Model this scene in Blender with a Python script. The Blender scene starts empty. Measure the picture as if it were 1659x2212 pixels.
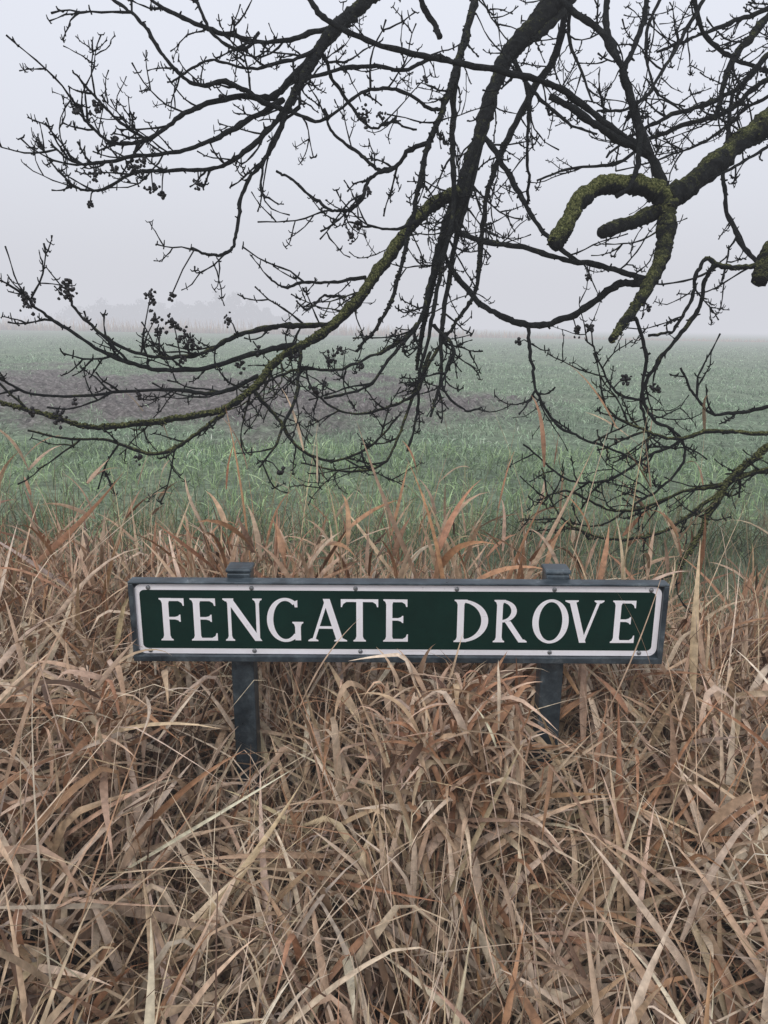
import bpy, math, random
import numpy as np
from mathutils import Vector, Matrix
rad = math.radians
rng = np.random.default_rng(7)
random.seed(7)
S = bpy.context.scene
S.view_settings.view_transform = 'Standard'
S.view_settings.look = 'None'
S.view_settings.exposure = 0

# ------------------------------------------------------------------ camera
CAM = np.array([0.0, 0.0, 1.55])
PITCH, ROLL = 14.16, 0.9
F = 1597.0
camd = bpy.data.cameras.new("camera")
camd.sensor_fit = 'VERTICAL'
camd.sensor_height = 36
camd.lens = 26
camd.clip_start = 0.02
camd.clip_end = 6000
cam = bpy.data.objects.new("camera", camd)
S.collection.objects.link(cam)
Rm = Matrix.Rotation(rad(90 - PITCH), 4, 'X') @ Matrix.Rotation(rad(ROLL), 4, 'Z')
cam.matrix_world = Matrix.Translation(CAM.tolist()) @ Rm
S.camera = cam
RN = np.array(Rm.to_3x3())

def site(x, y, d):
    """image pixel (x, y) at camera depth d -> world metres"""
    v = np.array([(x - 829.5) / F * d, (1106 - y) / F * d, -d])
    return CAM + RN @ v

# ------------------------------------------------------------------ helpers
def nz(x, y, s=0):
    return (np.sin(x * 1.7 + y * 0.9 + s) + np.sin(x * -1.1 + y * 2.3 + 1.3 + s * 2.1)
            + 0.6 * np.sin(x * 3.9 + y * 2.9 + 4.1 + s) + 0.6 * np.sin(x * 4.3 - y * 3.1 + 2.2 + s * 1.7)
            + 0.35 * np.sin(x * 8.1 + y * 7.3 + s) + 0.35 * np.sin(-x * 9.1 + y * 6.7 + s * .7)) / 2.6

def link(o, parent=None):
    S.collection.objects.link(o)
    if parent is not None:
        o.parent = parent
    return o

def empty(name):
    e = bpy.data.objects.new(name, None)
    S.collection.objects.link(e)
    return e

def np_mesh(name, V, Q, mat, col=None, parent=None, smooth=True):
    V = np.asarray(V, dtype=np.float32); Q = np.asarray(Q, dtype=np.int32)
    k = Q.shape[1]
    me = bpy.data.meshes.new(name)
    me.vertices.add(len(V)); me.vertices.foreach_set("co", V.ravel())
    me.loops.add(Q.size); me.loops.foreach_set("vertex_index", Q.ravel())
    me.polygons.add(len(Q))
    me.polygons.foreach_set("loop_start", np.arange(0, Q.size, k, dtype=np.int32))
    me.polygons.foreach_set("loop_total", np.full(len(Q), k, dtype=np.int32))
    if smooth:
        me.polygons.foreach_set("use_smooth", np.ones(len(Q), dtype=bool))
    me.update(calc_edges=True)
    if col is not None:
        a = me.color_attributes.new("Col", 'FLOAT_COLOR', 'POINT')
        c = np.ones((len(V), 4), dtype=np.float32); c[:, :3] = col
        a.data.foreach_set("color", c.ravel())
    me.materials.append(mat)
    return link(bpy.data.objects.new(name, me), parent)

def new_mat(name):
    m = bpy.data.materials.new(name); m.use_nodes = True
    nt = m.node_tree
    b = nt.nodes["Principled BSDF"]
    return m, nt, b

def N(nt, t, **kw):
    n = nt.nodes.new(t)
    for k, v in kw.items():
        setattr(n, k, v)
    return n

def noise(nt, scale, detail=4, rough=.6, coord='Object', vec=None):
    n = N(nt, 'ShaderNodeTexNoise')
    n.inputs['Scale'].default_value = scale
    n.inputs['Detail'].default_value = detail
    n.inputs['Roughness'].default_value = rough
    if vec is None:
        tc = N(nt, 'ShaderNodeTexCoord')
        nt.links.new(tc.outputs[coord], n.inputs['Vector'])
    else:
        nt.links.new(vec, n.inputs['Vector'])
    return n

def ramp(nt, src, stops):
    r = N(nt, 'ShaderNodeValToRGB')
    el = r.color_ramp.elements
    while len(el) < len(stops):
        el.new(0.5)
    for e, (p, c) in zip(el, stops):
        e.position = p
        e.color = (c[0], c[1], c[2], 1) if not isinstance(c, (int, float)) else (c, c, c, 1)
    nt.links.new(src, r.inputs[0])
    return r

def mixc(nt, a, b, f, mode='MIX'):
    m = N(nt, 'ShaderNodeMix', data_type='RGBA', blend_type=mode)
    for sock, v in ((m.inputs[6], a), (m.inputs[7], b), (m.inputs[0], f)):
        if isinstance(v, bpy.types.NodeSocket):
            nt.links.new(v, sock)
        elif isinstance(v, (int, float)):
            sock.default_value = v
        else:
            sock.default_value = (v[0], v[1], v[2], 1)
    return m.outputs[2]

def bump(nt, b, h, strength, dist):
    bm = N(nt, 'ShaderNodeBump')
    bm.inputs['Strength'].default_value = strength
    bm.inputs['Distance'].default_value = dist
    nt.links.new(h, bm.inputs['Height'])
    nt.links.new(bm.outputs[0], b.inputs['Normal'])

# ------------------------------------------------------------------ materials
def blade_mat(name, rough, transl, var=.35, spec=.35):
    m, nt, b = new_mat(name)
    at = N(nt, 'ShaderNodeAttribute', attribute_name="Col")
    n1 = noise(nt, 60, 3)
    r1 = ramp(nt, n1.outputs[0], [(.3, 1 - var), (.7, 1 + var * .5)])
    c = mixc(nt, at.outputs['Color'], r1.outputs[0], 1.0, 'MULTIPLY')
    nt.links.new(c, b.inputs['Base Color'])
    b.inputs['Roughness'].default_value = rough
    b.inputs['Specular IOR Level'].default_value = spec
    n2 = noise(nt, 350, 2)
    bump(nt, b, n2.outputs[0], .25, .002)
    tr = N(nt, 'ShaderNodeBsdfTranslucent')
    nt.links.new(c, tr.inputs['Color'])
    mx = N(nt, 'ShaderNodeMixShader'); mx.inputs[0].default_value = transl
    nt.links.new(b.outputs[0], mx.inputs[1]); nt.links.new(tr.outputs[0], mx.inputs[2])
    nt.links.new(mx.outputs[0], nt.nodes['Material Output'].inputs['Surface'])
    return m
M_DRY = blade_mat("dry_grass_blade", .5, .06, .38, .35)
M_CROP = blade_mat("crop_leaf", .6, .25, .25, .2)

def bark_mat():
    m, nt, b = new_mat("mossy_bark")
    at = N(nt, 'ShaderNodeAttribute', attribute_name="Col")
    sep = N(nt, 'ShaderNodeSeparateColor'); nt.links.new(at.outputs['Color'], sep.inputs[0])
    n1 = noise(nt, 45, 6, .7)
    base = ramp(nt, n1.outputs[0], [(.3, (.008, .010, .011)), (.55, (.020, .023, .024)), (.8, (.075, .082, .078))])
    n2 = noise(nt, 20, 8, .8)
    geo = N(nt, 'ShaderNodeNewGeometry')
    sx = N(nt, 'ShaderNodeSeparateXYZ'); nt.links.new(geo.outputs['Normal'], sx.inputs[0])
    up = N(nt, 'ShaderNodeMapRange'); up.inputs[1].default_value = -.8; up.inputs[2].default_value = .9
    nt.links.new(sx.outputs[2], up.inputs[0])
    mul = N(nt, 'ShaderNodeMath', operation='MULTIPLY'); nt.links.new(up.outputs[0], mul.inputs[0]); nt.links.new(sep.outputs[0], mul.inputs[1])
    add = N(nt, 'ShaderNodeMath', operation='ADD'); nt.links.new(mul.outputs[0], add.inputs[0]); nt.links.new(n2.outputs[0], add.inputs[1])
    mk = ramp(nt, add.outputs[0], [(.70, 0.0), (.88, 1.0)])
    n3 = noise(nt, 150, 4, .75)
    moss = ramp(nt, n3.outputs[0], [(.34, (.015, .02, .009)), (.49, (.10, .115, .035)), (.66, (.42, .42, .17))])
    c = mixc(nt, base.outputs[0], moss.outputs[0], mk.outputs[0])
    nt.links.new(c, b.inputs['Base Color'])
    b.inputs['Roughness'].default_value = .8
    b.inputs['Specular IOR Level'].default_value = .2
    n4 = noise(nt, 130, 6, .8)
    bump(nt, b, n4.outputs[0], 1.0, .02)
    return m
M_BARK = bark_mat()

def simple(name, col, rough, metal=0, nscale=20, var=.3, bstr=.1):
    m, nt, b = new_mat(name)
    n = noise(nt, nscale, 5, .65)
    r = ramp(nt, n.outputs[0], [(.3, tuple(c * (1 - var) for c in col)), (.7, tuple(min(1, c * (1 + var)) for c in col))])
    nt.links.new(r.outputs[0], b.inputs['Base Color'])
    b.inputs['Roughness'].default_value = rough
    b.inputs['Metallic'].default_value = metal
    if bstr:
        bump(nt, b, n.outputs[0], bstr, .003)
    return m
M_FRUIT = simple("dark_seed", (.006, .005, .006), .6, 0, 80, .4, .3)

def galv():
    m, nt, b = new_mat("galvanised_steel")
    v = N(nt, 'ShaderNodeTexVoronoi'); v.inputs['Scale'].default_value = 38
    tc = N(nt, 'ShaderNodeTexCoord'); nt.links.new(tc.outputs['Object'], v.inputs['Vector'])
    n = noise(nt, 12, 8, .75)
    r = ramp(nt, n.outputs[0], [(.34, (.022, .032, .042)), (.5, (.055, .075, .09)), (.6, (.10, .125, .14)), (.70, (.36, .39, .40))])
    vr = ramp(nt, v.outputs['Color'], [(0, .72), (1, 1.2)])
    c = mixc(nt, r.outputs[0], vr.outputs[0], 1.0, 'MULTIPLY')
    nt.links.new(c, b.inputs['Base Color'])
    b.inputs['Metallic'].default_value = .35
    rr = ramp(nt, n.outputs[0], [(.3, .22), (.7, .55)])
    nt.links.new(rr.outputs[0], b.inputs['Roughness'])
    bump(nt, b, n.outputs[0], .15, .002)
    return m
M_GALV = galv()

def paint(name, c0, c1, rough, spec=.5):
    m, nt, b = new_mat(name)
    n = noise(nt, 9, 8, .75)
    r = ramp(nt, n.outputs[0], [(.35, c0), (.68, c1)])
    n2 = noise(nt, 140, 3, .6)
    r2 = ramp(nt, n2.outputs[0], [(.24, .55), (.33, 1.0)])
    c = mixc(nt, r.outputs[0], r2.outputs[0], .7, 'MULTIPLY')
    nt.links.new(c, b.inputs['Base Color'])
    b.inputs['Roughness'].default_value = rough
    b.inputs['Specular IOR Level'].default_value = spec
    return m
M_WHITE = paint("sign_white", (.90, .89, .92), (.80, .78, .80), .35)
M_GREEN = paint("sign_green", (.001, .018, .013), (.003, .027, .020), .5, .18)
M_SCREW = simple("screw_metal", (.25, .26, .27), .4, .7, 200, .4, .2)

# ------------------------------------------------------------------ ground
def soil_mask(x, y):
    e = nz(x * .35, y * .22, 3) * .5 + nz(x * 1.1, y * .6, 9) * .35 + nz(x * 3.1, y * 2.1, 5) * .22
    near = np.clip((y - 9.8 - e * 2.6 - np.clip(x + 1, 0, 9) * .35) / 4.0, 0, 1)
    far = np.clip((27 - y + e * 7) / 10.0, 0, 1)
    right = np.clip((4.2 - (y - 10) * .16 - x + e * 3.5) / 4.0, 0, 1)
    m = near * far * right * 1.3
    m = m * (1 + .45 * nz(x * 2.3, y * 1.1, 31))
    return np.clip(m, 0, .95)

def ground_z(x, y):
    ditch = -0.38 * np.exp(-((y - 4.3) / .75) ** 2)
    z = .015 * nz(x * 2, y * 2, 1) + ditch
    z = z + np.clip((y - 5) / 3, 0, 1) * .04 * nz(x * .6, y * .4, 5)
    return z

ys = np.concatenate([np.linspace(-8, 0, 9)[:-1], np.geomspace(1, 61, 520) - 1, np.geomspace(60, 3000, 90)[1:]])
us = np.sign(np.linspace(-1, 1, 461)) * np.abs(np.linspace(-1, 1, 461)) ** 1.5
YY, UU = np.meshgrid(ys, us, indexing='ij')
XX = UU * (14 + np.maximum(YY, 0) * 1.6)
sm = soil_mask(XX, YY)
ZZ = ground_z(XX, YY)
cl = rng.normal(0, 1, XX.shape)
ZZ = ZZ + sm * (.05 * cl + .05 * nz(XX * 5, YY * 5, 8))
V = np.stack([XX, YY, ZZ], -1).reshape(-1, 3)
ny, nx = XX.shape
idx = np.arange(ny * nx).reshape(ny, nx)
Q = np.stack([idx[:-1, :-1], idx[:-1, 1:], idx[1:, 1:], idx[1:, :-1]], -1).reshape(-1, 4)
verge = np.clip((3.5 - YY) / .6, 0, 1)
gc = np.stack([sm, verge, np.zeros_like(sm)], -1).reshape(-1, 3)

def ground_mat():
    m, nt, b = new_mat("field_ground")
    at = N(nt, 'ShaderNodeAttribute', attribute_name="Col")
    sep = N(nt, 'ShaderNodeSeparateColor'); nt.links.new(at.outputs['Color'], sep.inputs[0])
    tc = N(nt, 'ShaderNodeTexCoord')
    n1 = noise(nt, .5, 8, .7, vec=tc.outputs['Object'])
    n2 = noise(nt, 9, 6, .75, vec=tc.outputs['Object'])
    n3 = noise(nt, 2.2, 8, .8, vec=tc.outputs['Object'])
    g = ramp(nt, n2.outputs[0], [(.3, (.08, .09, .065)), (.5, (.18, .24, .155)), (.7, (.31, .40, .27))])
    g2 = ramp(nt, n1.outputs[0], [(.3, (.72, .75, .77)), (.7, (1.25, 1.2, 1.15))])
    gg = mixc(nt, g.outputs[0], g2.outputs[0], 1.0, 'MULTIPLY')
    g3 = ramp(nt, n3.outputs[0], [(.35, .6), (.65, 1.3)])
    gg = mixc(nt, gg, g3.outputs[0], 1.0, 'MULTIPLY')
    s = ramp(nt, n2.outputs[0], [(.35, (.045, .038, .036)), (.52, (.16, .138, .13)), (.68, (.36, .32, .305))])
    m1 = mixc(nt, gg, s.outputs[0], sep.outputs[0])
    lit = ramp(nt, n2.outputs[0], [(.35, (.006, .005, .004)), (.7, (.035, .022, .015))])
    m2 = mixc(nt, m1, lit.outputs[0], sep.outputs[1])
    nt.links.new(m2, b.inputs['Base Color'])
    b.inputs['Roughness'].default_value = .95
    b.inputs['Specular IOR Level'].default_value = .15
    bump(nt, b, n2.outputs[0], .8, .06)
    return m
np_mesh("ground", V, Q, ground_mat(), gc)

# ------------------------------------------------------------------ ribbons (grass blades)
def ribbons(P0, az, el, L, W, droop, pw, wob, roll, twist, nseg, across=3, fold=.25, base_w=.45, tp=1.8, kink=None):
    n = len(P0)
    s = np.linspace(0, 1, nseg + 1)
    E = el[:, None] - droop[:, None] * s[None] ** pw[:, None]
    if kink is not None:
        kp = rng.uniform(.3, .8, n)[:, None]
        E = E - kink[:, None] * (s[None] > kp)
    A = az[:, None] + wob[:, None] * s[None] ** 1.5
    T = np.stack([np.cos(E) * np.cos(A), np.cos(E) * np.sin(A), np.sin(E)], -1)
    step = (L / nseg)[:, None, None]
    P = np.concatenate([np.zeros((n, 1, 3)), np.cumsum((T[:, :-1] + T[:, 1:]) * .5 * step, axis=1)], 1) + P0[:, None]
    Hh = np.stack([-np.sin(A), np.cos(A), np.zeros_like(A)], -1)
    Nn = np.cross(T, Hh)
    r = roll[:, None] + twist[:, None] * s[None]
    side = np.cos(r)[..., None] * Hh + np.sin(r)[..., None] * Nn
    nor = -np.sin(r)[..., None] * Hh + np.cos(r)[..., None] * Nn
    prof = np.minimum(1, base_w + (1 - base_w) * s / .3) * (1 - s ** tp)
    prof[-1] = .02
    w = W[:, None] * prof[None] * .5
    if across == 3:
        rows = [P - side * w[..., None], P + nor * (w * fold)[..., None], P + side * w[..., None]]
    else:
        rows = [P - side * w[..., None], P + side * w[..., None]]
    return P, np.stack(rows, 2)

def blade_faces(n, nseg, across):
    i = np.arange(n * (nseg + 1) * across).reshape(n, nseg + 1, across)
    return np.stack([i[:, :-1, :-1], i[:, :-1, 1:], i[:, 1:, 1:], i[:, 1:, :-1]], -1).reshape(-1, 4)

SX, SY, SZ = 0.035, 1.53, 0.909
POSTS = (-0.322, 0.392)

def keep_mask(P, thin):
    x, y, z = P[..., 0], P[..., 1], P[..., 2]
    bad = ((x > SX - .61) & (x < SX + .61) & (z > .79) & (z < 1.03) & (y > 1.49) & (y < 1.63)).any(1)
    k = SY / np.maximum(y, .05)
    xp = x * k; zp = 1.55 - (1.55 - z) * k
    front = y < SY
    face = (front & (xp > SX - .56) & (xp < SX + .58) & (zp > .862) & (zp < 1.03)).any(1)
    edge = (front & (xp > SX - .56) & (xp < SX + .58) & (zp > .815) & (zp <= .862)).any(1)
    high = (front & (zp > 1.03)).any(1)
    post = np.zeros(len(P), bool)
    for px, zlow in zip(POSTS, (.69, .62)):
        post |= ((y < 1.6) & (np.abs(xp - px) < .04) & (zp > zlow) & (zp < .84)).any(1)
        bad |= ((np.abs(x - px) < .03) & (np.abs(y - 1.585) < .03)).any(1)
    rr = rng.random(len(P))
    bad |= face & (rr > (.07 if thin else .03))
    bad |= edge & (rr > .25)
    bad |= post & (rr > .16)
    bad |= high & (rr > .4)
    bad |= (y < .34).any(1)
    return ~bad

PAL = {
    'tan': (.55, .385, .26), 'pale': (.74, .58, .43), 'rust': (.44, .24, .135),
    'brown': (.16, .095, .06), 'straw': (.60, .46, .30), 'grey': (.44, .36, .29)}
def colors(n, weights, jit=.17):
    ks = list(weights); w = np.array([weights[k] for k in ks], float); w /= w.sum()
    c = np.array([PAL[k] for k in ks])[rng.choice(len(ks), n, p=w)]
    return np.clip(c * (1 + np.clip(rng.normal(0, jit, (n, 1)), -.4, .3)) * (1 + rng.normal(0, .025, (n, 3))), .004, .85)

def Hf(x, y):
    front = .49 + .12 * nz(x * 2.6, y * 2.6, 2) + .16 * np.clip((np.abs(x - .035) - .55) / .25, 0, 1) * np.clip((y - .9) / .4, 0, 1)
    c = .14 * np.exp(-((x - .18) / .18) ** 2 - ((y - 1.35) / .25) ** 2)
    dip = .12 * np.exp(-((x + .31) / .12) ** 2 - ((y - 1.45) / .35) ** 2) + .15 * np.exp(-((x - .40) / .09) ** 2 - ((y - 1.45) / .4) ** 2)
    back = .72 + .10 * nz(x * 2.0, y * 2.0, 6) - .22 * np.clip((x - .65) / .4, 0, 1) + .06 * np.clip((-x - .4) / .5, 0, 1)
    t = np.clip((y - 1.45) / .3, 0, 1)
    h = (front + c) * (1 - t) + back * t - dip
    return h * np.clip(1 - (y - 2.2) / 1.6, .35, 1)

GV, GQ, GC = [], [], []
goff = 0
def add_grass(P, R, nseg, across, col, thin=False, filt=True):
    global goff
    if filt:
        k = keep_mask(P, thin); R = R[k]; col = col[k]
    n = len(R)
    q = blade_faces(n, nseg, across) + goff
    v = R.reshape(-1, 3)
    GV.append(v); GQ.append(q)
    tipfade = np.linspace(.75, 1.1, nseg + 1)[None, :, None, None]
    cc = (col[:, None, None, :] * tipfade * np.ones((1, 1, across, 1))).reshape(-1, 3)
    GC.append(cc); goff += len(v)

def scatter(n, x0, x1, y0, y1):
    return rng.uniform(x0, x1, n), rng.uniform(y0, y1, n)

def leaves(n, box, zlo, zhi, L, W, el, droop, weights, nseg=8, thin=False, azs=1.3, across=3, hmul=1.0, kinks=.35, fan=0.0):
    x, y = scatter(n, *box)
    az = nz(x * 3.4, y * 3.4, 11) * 3.4 + .6 + rng.normal(0, azs, n)
    if fan > 0:
        tx = rng.uniform(box[0], box[1], 150); ty = rng.uniform(box[2], box[3], 150); ta = rng.uniform(0, 6.28, 150)
        j = rng.integers(0, 150, n); f = rng.random(n) < fan
        x = np.where(f, tx[j] + rng.normal(0, .05, n), x); y = np.where(f, np.clip(ty[j] + rng.normal(0, .05, n), box[2], box[3]), y)
        az = np.where(f, ta[j] + rng.normal(0, .7, n), az)
    h = Hf(x, y) * hmul
    z = h * rng.uniform(zlo, zhi, n) ** .7
    LL = rng.uniform(*L, n); WW = rng.uniform(*W, n) * (.6 + .4 * LL / L[1])
    kk = np.where(rng.random(n) < kinks, rad(1) * rng.uniform(30, 130, n), 0.0)
    P, R = ribbons(np.stack([x, y, z], -1), az, rad(1) * rng.uniform(*el, n), LL, WW,
                   rad(1) * (droop[0] + (droop[1] - droop[0]) * rng.random(n) ** 1.6), rng.uniform(.8, 3.0, n), rng.normal(0, .2, n),
                   rng.normal(0, .5, n), rng.normal(0, .7, n), nseg, across, kink=kk, fold=.32)
    c = colors(n, weights)
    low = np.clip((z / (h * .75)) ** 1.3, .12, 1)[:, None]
    c = c * (low + (1 - low) * np.array([[.18, .14, .115]]))  # shade deep in the grass, put into the colour of low-rooted blades
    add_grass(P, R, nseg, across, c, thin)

FRONT = {'tan': 5, 'pale': 3, 'rust': 1.5, 'brown': 1, 'straw': 1.6, 'grey': 1}
BACK = {'tan': 4, 'pale': 1.5, 'rust': 3.4, 'brown': 1.6, 'straw': 1, 'grey': .5}
fb = (-1.5, 1.5, .48, 1.75)
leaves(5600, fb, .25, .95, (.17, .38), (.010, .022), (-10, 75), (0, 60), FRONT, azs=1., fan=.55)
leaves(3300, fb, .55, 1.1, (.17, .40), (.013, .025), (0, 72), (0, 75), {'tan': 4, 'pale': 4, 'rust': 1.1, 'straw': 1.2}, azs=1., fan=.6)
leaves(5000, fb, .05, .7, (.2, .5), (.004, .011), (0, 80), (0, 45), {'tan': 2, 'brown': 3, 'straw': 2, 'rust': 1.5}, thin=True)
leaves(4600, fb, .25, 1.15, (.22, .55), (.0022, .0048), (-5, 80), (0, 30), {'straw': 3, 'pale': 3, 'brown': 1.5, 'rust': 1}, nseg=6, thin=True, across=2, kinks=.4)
for sx in (-1, 1):
    b = (-4, -1.5, .4, 3.0) if sx < 0 else (1.5, 4, .4, 3.0)
    leaves(5500, b, .25, 1.0, (.2, .48), (.010, .023), (5, 80), (5, 90), FRONT, nseg=6)
leaves(2500, (-3, 3, -1.2, -.5), .1, .5, (.15, .3), (.006, .014), (5, 80), (30, 140), FRONT, nseg=5, hmul=.5)
# behind the sign
leaves(6800, (-2.0, 2.0, 1.68, 2.9), .1, 1.0, (.16, .36), (.008, .019), (25, 88), (0, 70), BACK, azs=1., fan=.4)
leaves(5000, (-2.0, 2.0, 1.7, 3.1), .1, .95, (.22, .5), (.002, .0045), (45, 89), (0, 50), {'straw': 3, 'brown': 3, 'rust': 2, 'tan': 1}, nseg=6, across=2, azs=2)
def stalks(n, box, hlo, hhi, w, leafn, weights, lw=(.007, .019)):
    x, y = scatter(n, *box)
    L = rng.uniform(hlo, hhi, n)
    az = rng.uniform(0, 6.28, n)
    P, R = ribbons(np.stack([x, y, np.zeros(n)], -1), az, rad(1) * rng.uniform(74, 89, n), L, rng.uniform(w * .7, w * 1.3, n),
                   rad(1) * rng.uniform(0, 30, n), np.full(n, 2.), rng.normal(0, .3, n), rng.uniform(0, 3, n), rng.normal(0, .3, n), 8, 2, base_w=1, tp=6)
    k = keep_mask(P, True)
    add_grass(P[k], R[k], 8, 2, colors(k.sum(), weights), True, False)
    Pk = P[k]; m = len(Pk) * leafn
    ii = rng.integers(0, len(Pk), m); jj = rng.integers(4, 9, m)
    p0 = Pk[ii, jj]
    P, R = ribbons(p0, rng.uniform(0, 6.28, m), rad(1) * rng.uniform(30, 85, m), rng.uniform(.10, .26, m), rng.uniform(*lw, m),
                   rad(1) * rng.uniform(0, 70, m), rng.uniform(1, 2.5, m), rng.normal(0, .3, m), rng.normal(0, .7, m), rng.normal(0, 1.0, m), 7, 3)
    add_grass(P, R, 7, 3, colors(m, weights))
stalks(380, (-2.2, .9, 1.70, 2.6), .55, .92, .004, 3, BACK)
stalks(120, (-.55, .45, 1.68, 2.0), .72, 1.0, .004, 4, {'rust': 4, 'tan': 4, 'pale': 1}, (.010, .024))
stalks(80, (-1.5, -.6, 1.6, 2.2), .7, 1.0, .004, 4, {'rust': 4, 'tan': 4, 'pale': 1}, (.010, .022))
stalks(100, (.9, 2.2, 1.8, 2.6), .45, .82, .004, 3, BACK)
stalks(60, (-1.8, 1.3, 1.75, 2.7), .85, 1.14, .0035, 3, {'rust': 4, 'tan': 4})
stalks(34, (-1.4, 1.2, 1.75, 2.6), 1.05, 1.40, .003, 1, {'rust': 2, 'straw': 4})
stalks(160, (-5, 5, 2.4, 3.4), .4, .8, .004, 3, BACK)
for (x, y, z, az, el, L, W, dr) in [(-.10, 1.95, .72, 1.9, 75, .42, .017, 20), (.30, 1.95, .70, .5, 70, .48, .02, 20), (.18, 1.8, .75, 2.8, 82, .5, .014, 20),
                                  (.34, 1.9, .78, .3, 62, .55, .018, 0), (-.35, 1.9, .80, 2.4, 84, .55, .012, 10), (.12, 2.0, .8, 3.4, 66, .55, .016, -5), (-1.02, 2.0, .85, .4, 40, .4, .02, -10),
                                  (.02, 1.75, .85, .2, 76, .22, .018, 10), (-.2, 1.75, .85, 3.0, 70, .22, .018, 40), (.42, 1.75, .8, 1.0, 55, .3, .02, -10), (-.45, 1.72, .82, 2.8, 60, .26, .016, 20)]:
    P, R = ribbons(np.array([[x, y, z]]), np.array([az]), np.array([rad(el)]), np.array([L]), np.array([W]), np.array([rad(dr)]),
                   np.array([1.8]), np.array([.2]), np.array([1.2]), np.array([.8]), 10, 3)
    add_grass(P, R, 10, 3, colors(1, {'tan': 2, 'rust': 3}), True, False)
for (x, z, az, el, L, dr) in [(-.18, .74, .3, 66, .25, 30), (.47, .70, -.2, 72, .42, -10), (.03, .78, 3.0, 40, .22, 70), (.13, .76, .1, 45, .2, 60),
                              (.22, .74, 2.9, 70, .26, 100), (.19, .75, .2, 55, .22, 90), (.27, .73, 2.9, 50, .25, 80), (.62, .66, 2.6, 80, .38, 30), (-.56, .70, 2.9, 70, .28, 80), (-.53, .72, .1, 55, .2, 120)]:
    P, R = ribbons(np.array([[x, 1.44, z]]), np.array([az]), np.array([rad(el)]), np.array([L]), np.array([.005]), np.array([rad(dr)]),
                   np.array([1.6]), np.array([.1]), np.array([.3]), np.array([.5]), 10, 3)
    add_grass(P, R, 10, 3, colors(1, {'tan': 2, 'pale': 3}), True, False)
def clump(n, cx_, sd_, z0_, z1_, zmax, xr):
    P, R = ribbons(np.stack([rng.normal(cx_, sd_, n), rng.uniform(1.24, 1.44, n), rng.uniform(z0_, z1_, n)], -1), rng.uniform(0, 6.28, n),
                   rad(1) * rng.uniform(10, 85, n), rng.uniform(.08, .26, n), rng.uniform(.007, .018, n), rad(1) * rng.uniform(0, 100, n), rng.uniform(.9, 2.4, n),
                   rng.normal(0, .3, n), rng.normal(0, .5, n), rng.normal(0, .8, n), 9, 3, kink=np.where(rng.random(n) < .4, rng.uniform(.5, 2, n), 0.))
    kk = (P[..., 2].max(1) < zmax) & (P[..., 1].max(1) < 1.5) & (P[..., 0].min(1) > xr[0]) & (P[..., 0].max(1) < xr[1])
    add_grass(P[kk], R[kk], 9, 3, colors(kk.sum(), {'tan': 4, 'rust': 2, 'pale': 1.5, 'brown': .8}), False, False)
clump(420, .17, .09, .60, .83, .92, (-.1, .335))
clump(150, -.57, .05, .62, .84, .92, (-2, -.36))
np_mesh("dry_grass_verge", np.concatenate(GV), np.concatenate(GQ), M_DRY, np.concatenate(GC))

GV, GQ, GC = [], [], []; goff = 0
def greens(n, box, L, W, cols, el=(30, 88), droop=(0, 100), nseg=4, mask=None, zf=0):
    x, y = scatter(n, *box)
    k = np.ones(n, bool) if mask is None else mask(x, y)
    x, y = x[k], y[k]; n = len(x)
    z = ground_z(x, y) + zf
    P, R = ribbons(np.stack([x, y, z], -1), rng.uniform(0, 6.28, n), rad(1) * rng.uniform(*el, n), rng.uniform(*L, n), rng.uniform(*W, n),
                   rad(1) * rng.uniform(*droop, n), rng.uniform(1, 2, n), rng.normal(0, .4, n), rng.normal(0, .6, n), rng.normal(0, .6, n), nseg, 2)
    c = np.array(cols)[rng.integers(0, len(cols), n)] * (1 + rng.normal(0, .2, (n, 1)))
    c = c * (1 + .28 * nz(x * .8, y * .8, 4))[:, None]
    add_grass(P, R, nseg, 2, np.clip(c, .003, .9), False, False)
DG = [(.10, .155, .06), (.16, .235, .09), (.24, .32, .13), (.06, .09, .035), (.42, .35, .21)]
greens(15000, (-4.5, 4.5, 2.7, 5.6), (.12, .42), (.005, .012), DG)
greens(4500, (-4, 4, 2.7, 6.0), (.2, .6), (.003, .006), [(.46, .35, .22), (.33, .25, .14), (.2, .19, .08)], el=(60, 89), droop=(0, 50))
greens(6000, (.5, 3.4, 1.9, 3.4), (.1, .3), (.006, .014), DG[:4])
greens(15000, (-7, 7, 5.2, 9.5), (.07, .22), (.007, .015), [(.26, .39, .18), (.37, .52, .25), (.50, .66, .35), (.12, .185, .09)])
np_mesh("green_grass_verge", np.concatenate(GV), np.concatenate(GQ), M_CROP, np.concatenate(GC))

GV, GQ, GC = [], [], []; goff = 0
CG = [(.26, .39, .24), (.39, .54, .34), (.54, .70, .48), (.12, .18, .11)]
def row_mask(x, y):
    ph = np.sin((x * .92 + y * .38) * 2 * math.pi / .55)
    return (rng.random(len(x)) > soil_mask(x, y) * 1.0) & (rng.random(len(x)) < .5 + .4 * nz(x * .9, y * .6, 20) + .3 * ph)
greens(60000, (-12, 12, 8.0, 16), (.05, .15), (.010, .020), CG, nseg=2, mask=row_mask)
greens(75000, (-24, 24, 15, 32), (.06, .16), (.016, .032), CG, nseg=2, mask=row_mask)
greens(50000, (-45, 45, 30, 75), (.08, .18), (.03, .06), CG, nseg=2, mask=row_mask)
np_mesh("crop_field", np.concatenate(GV), np.concatenate(GQ), M_CROP, np.concatenate(GC))

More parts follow.
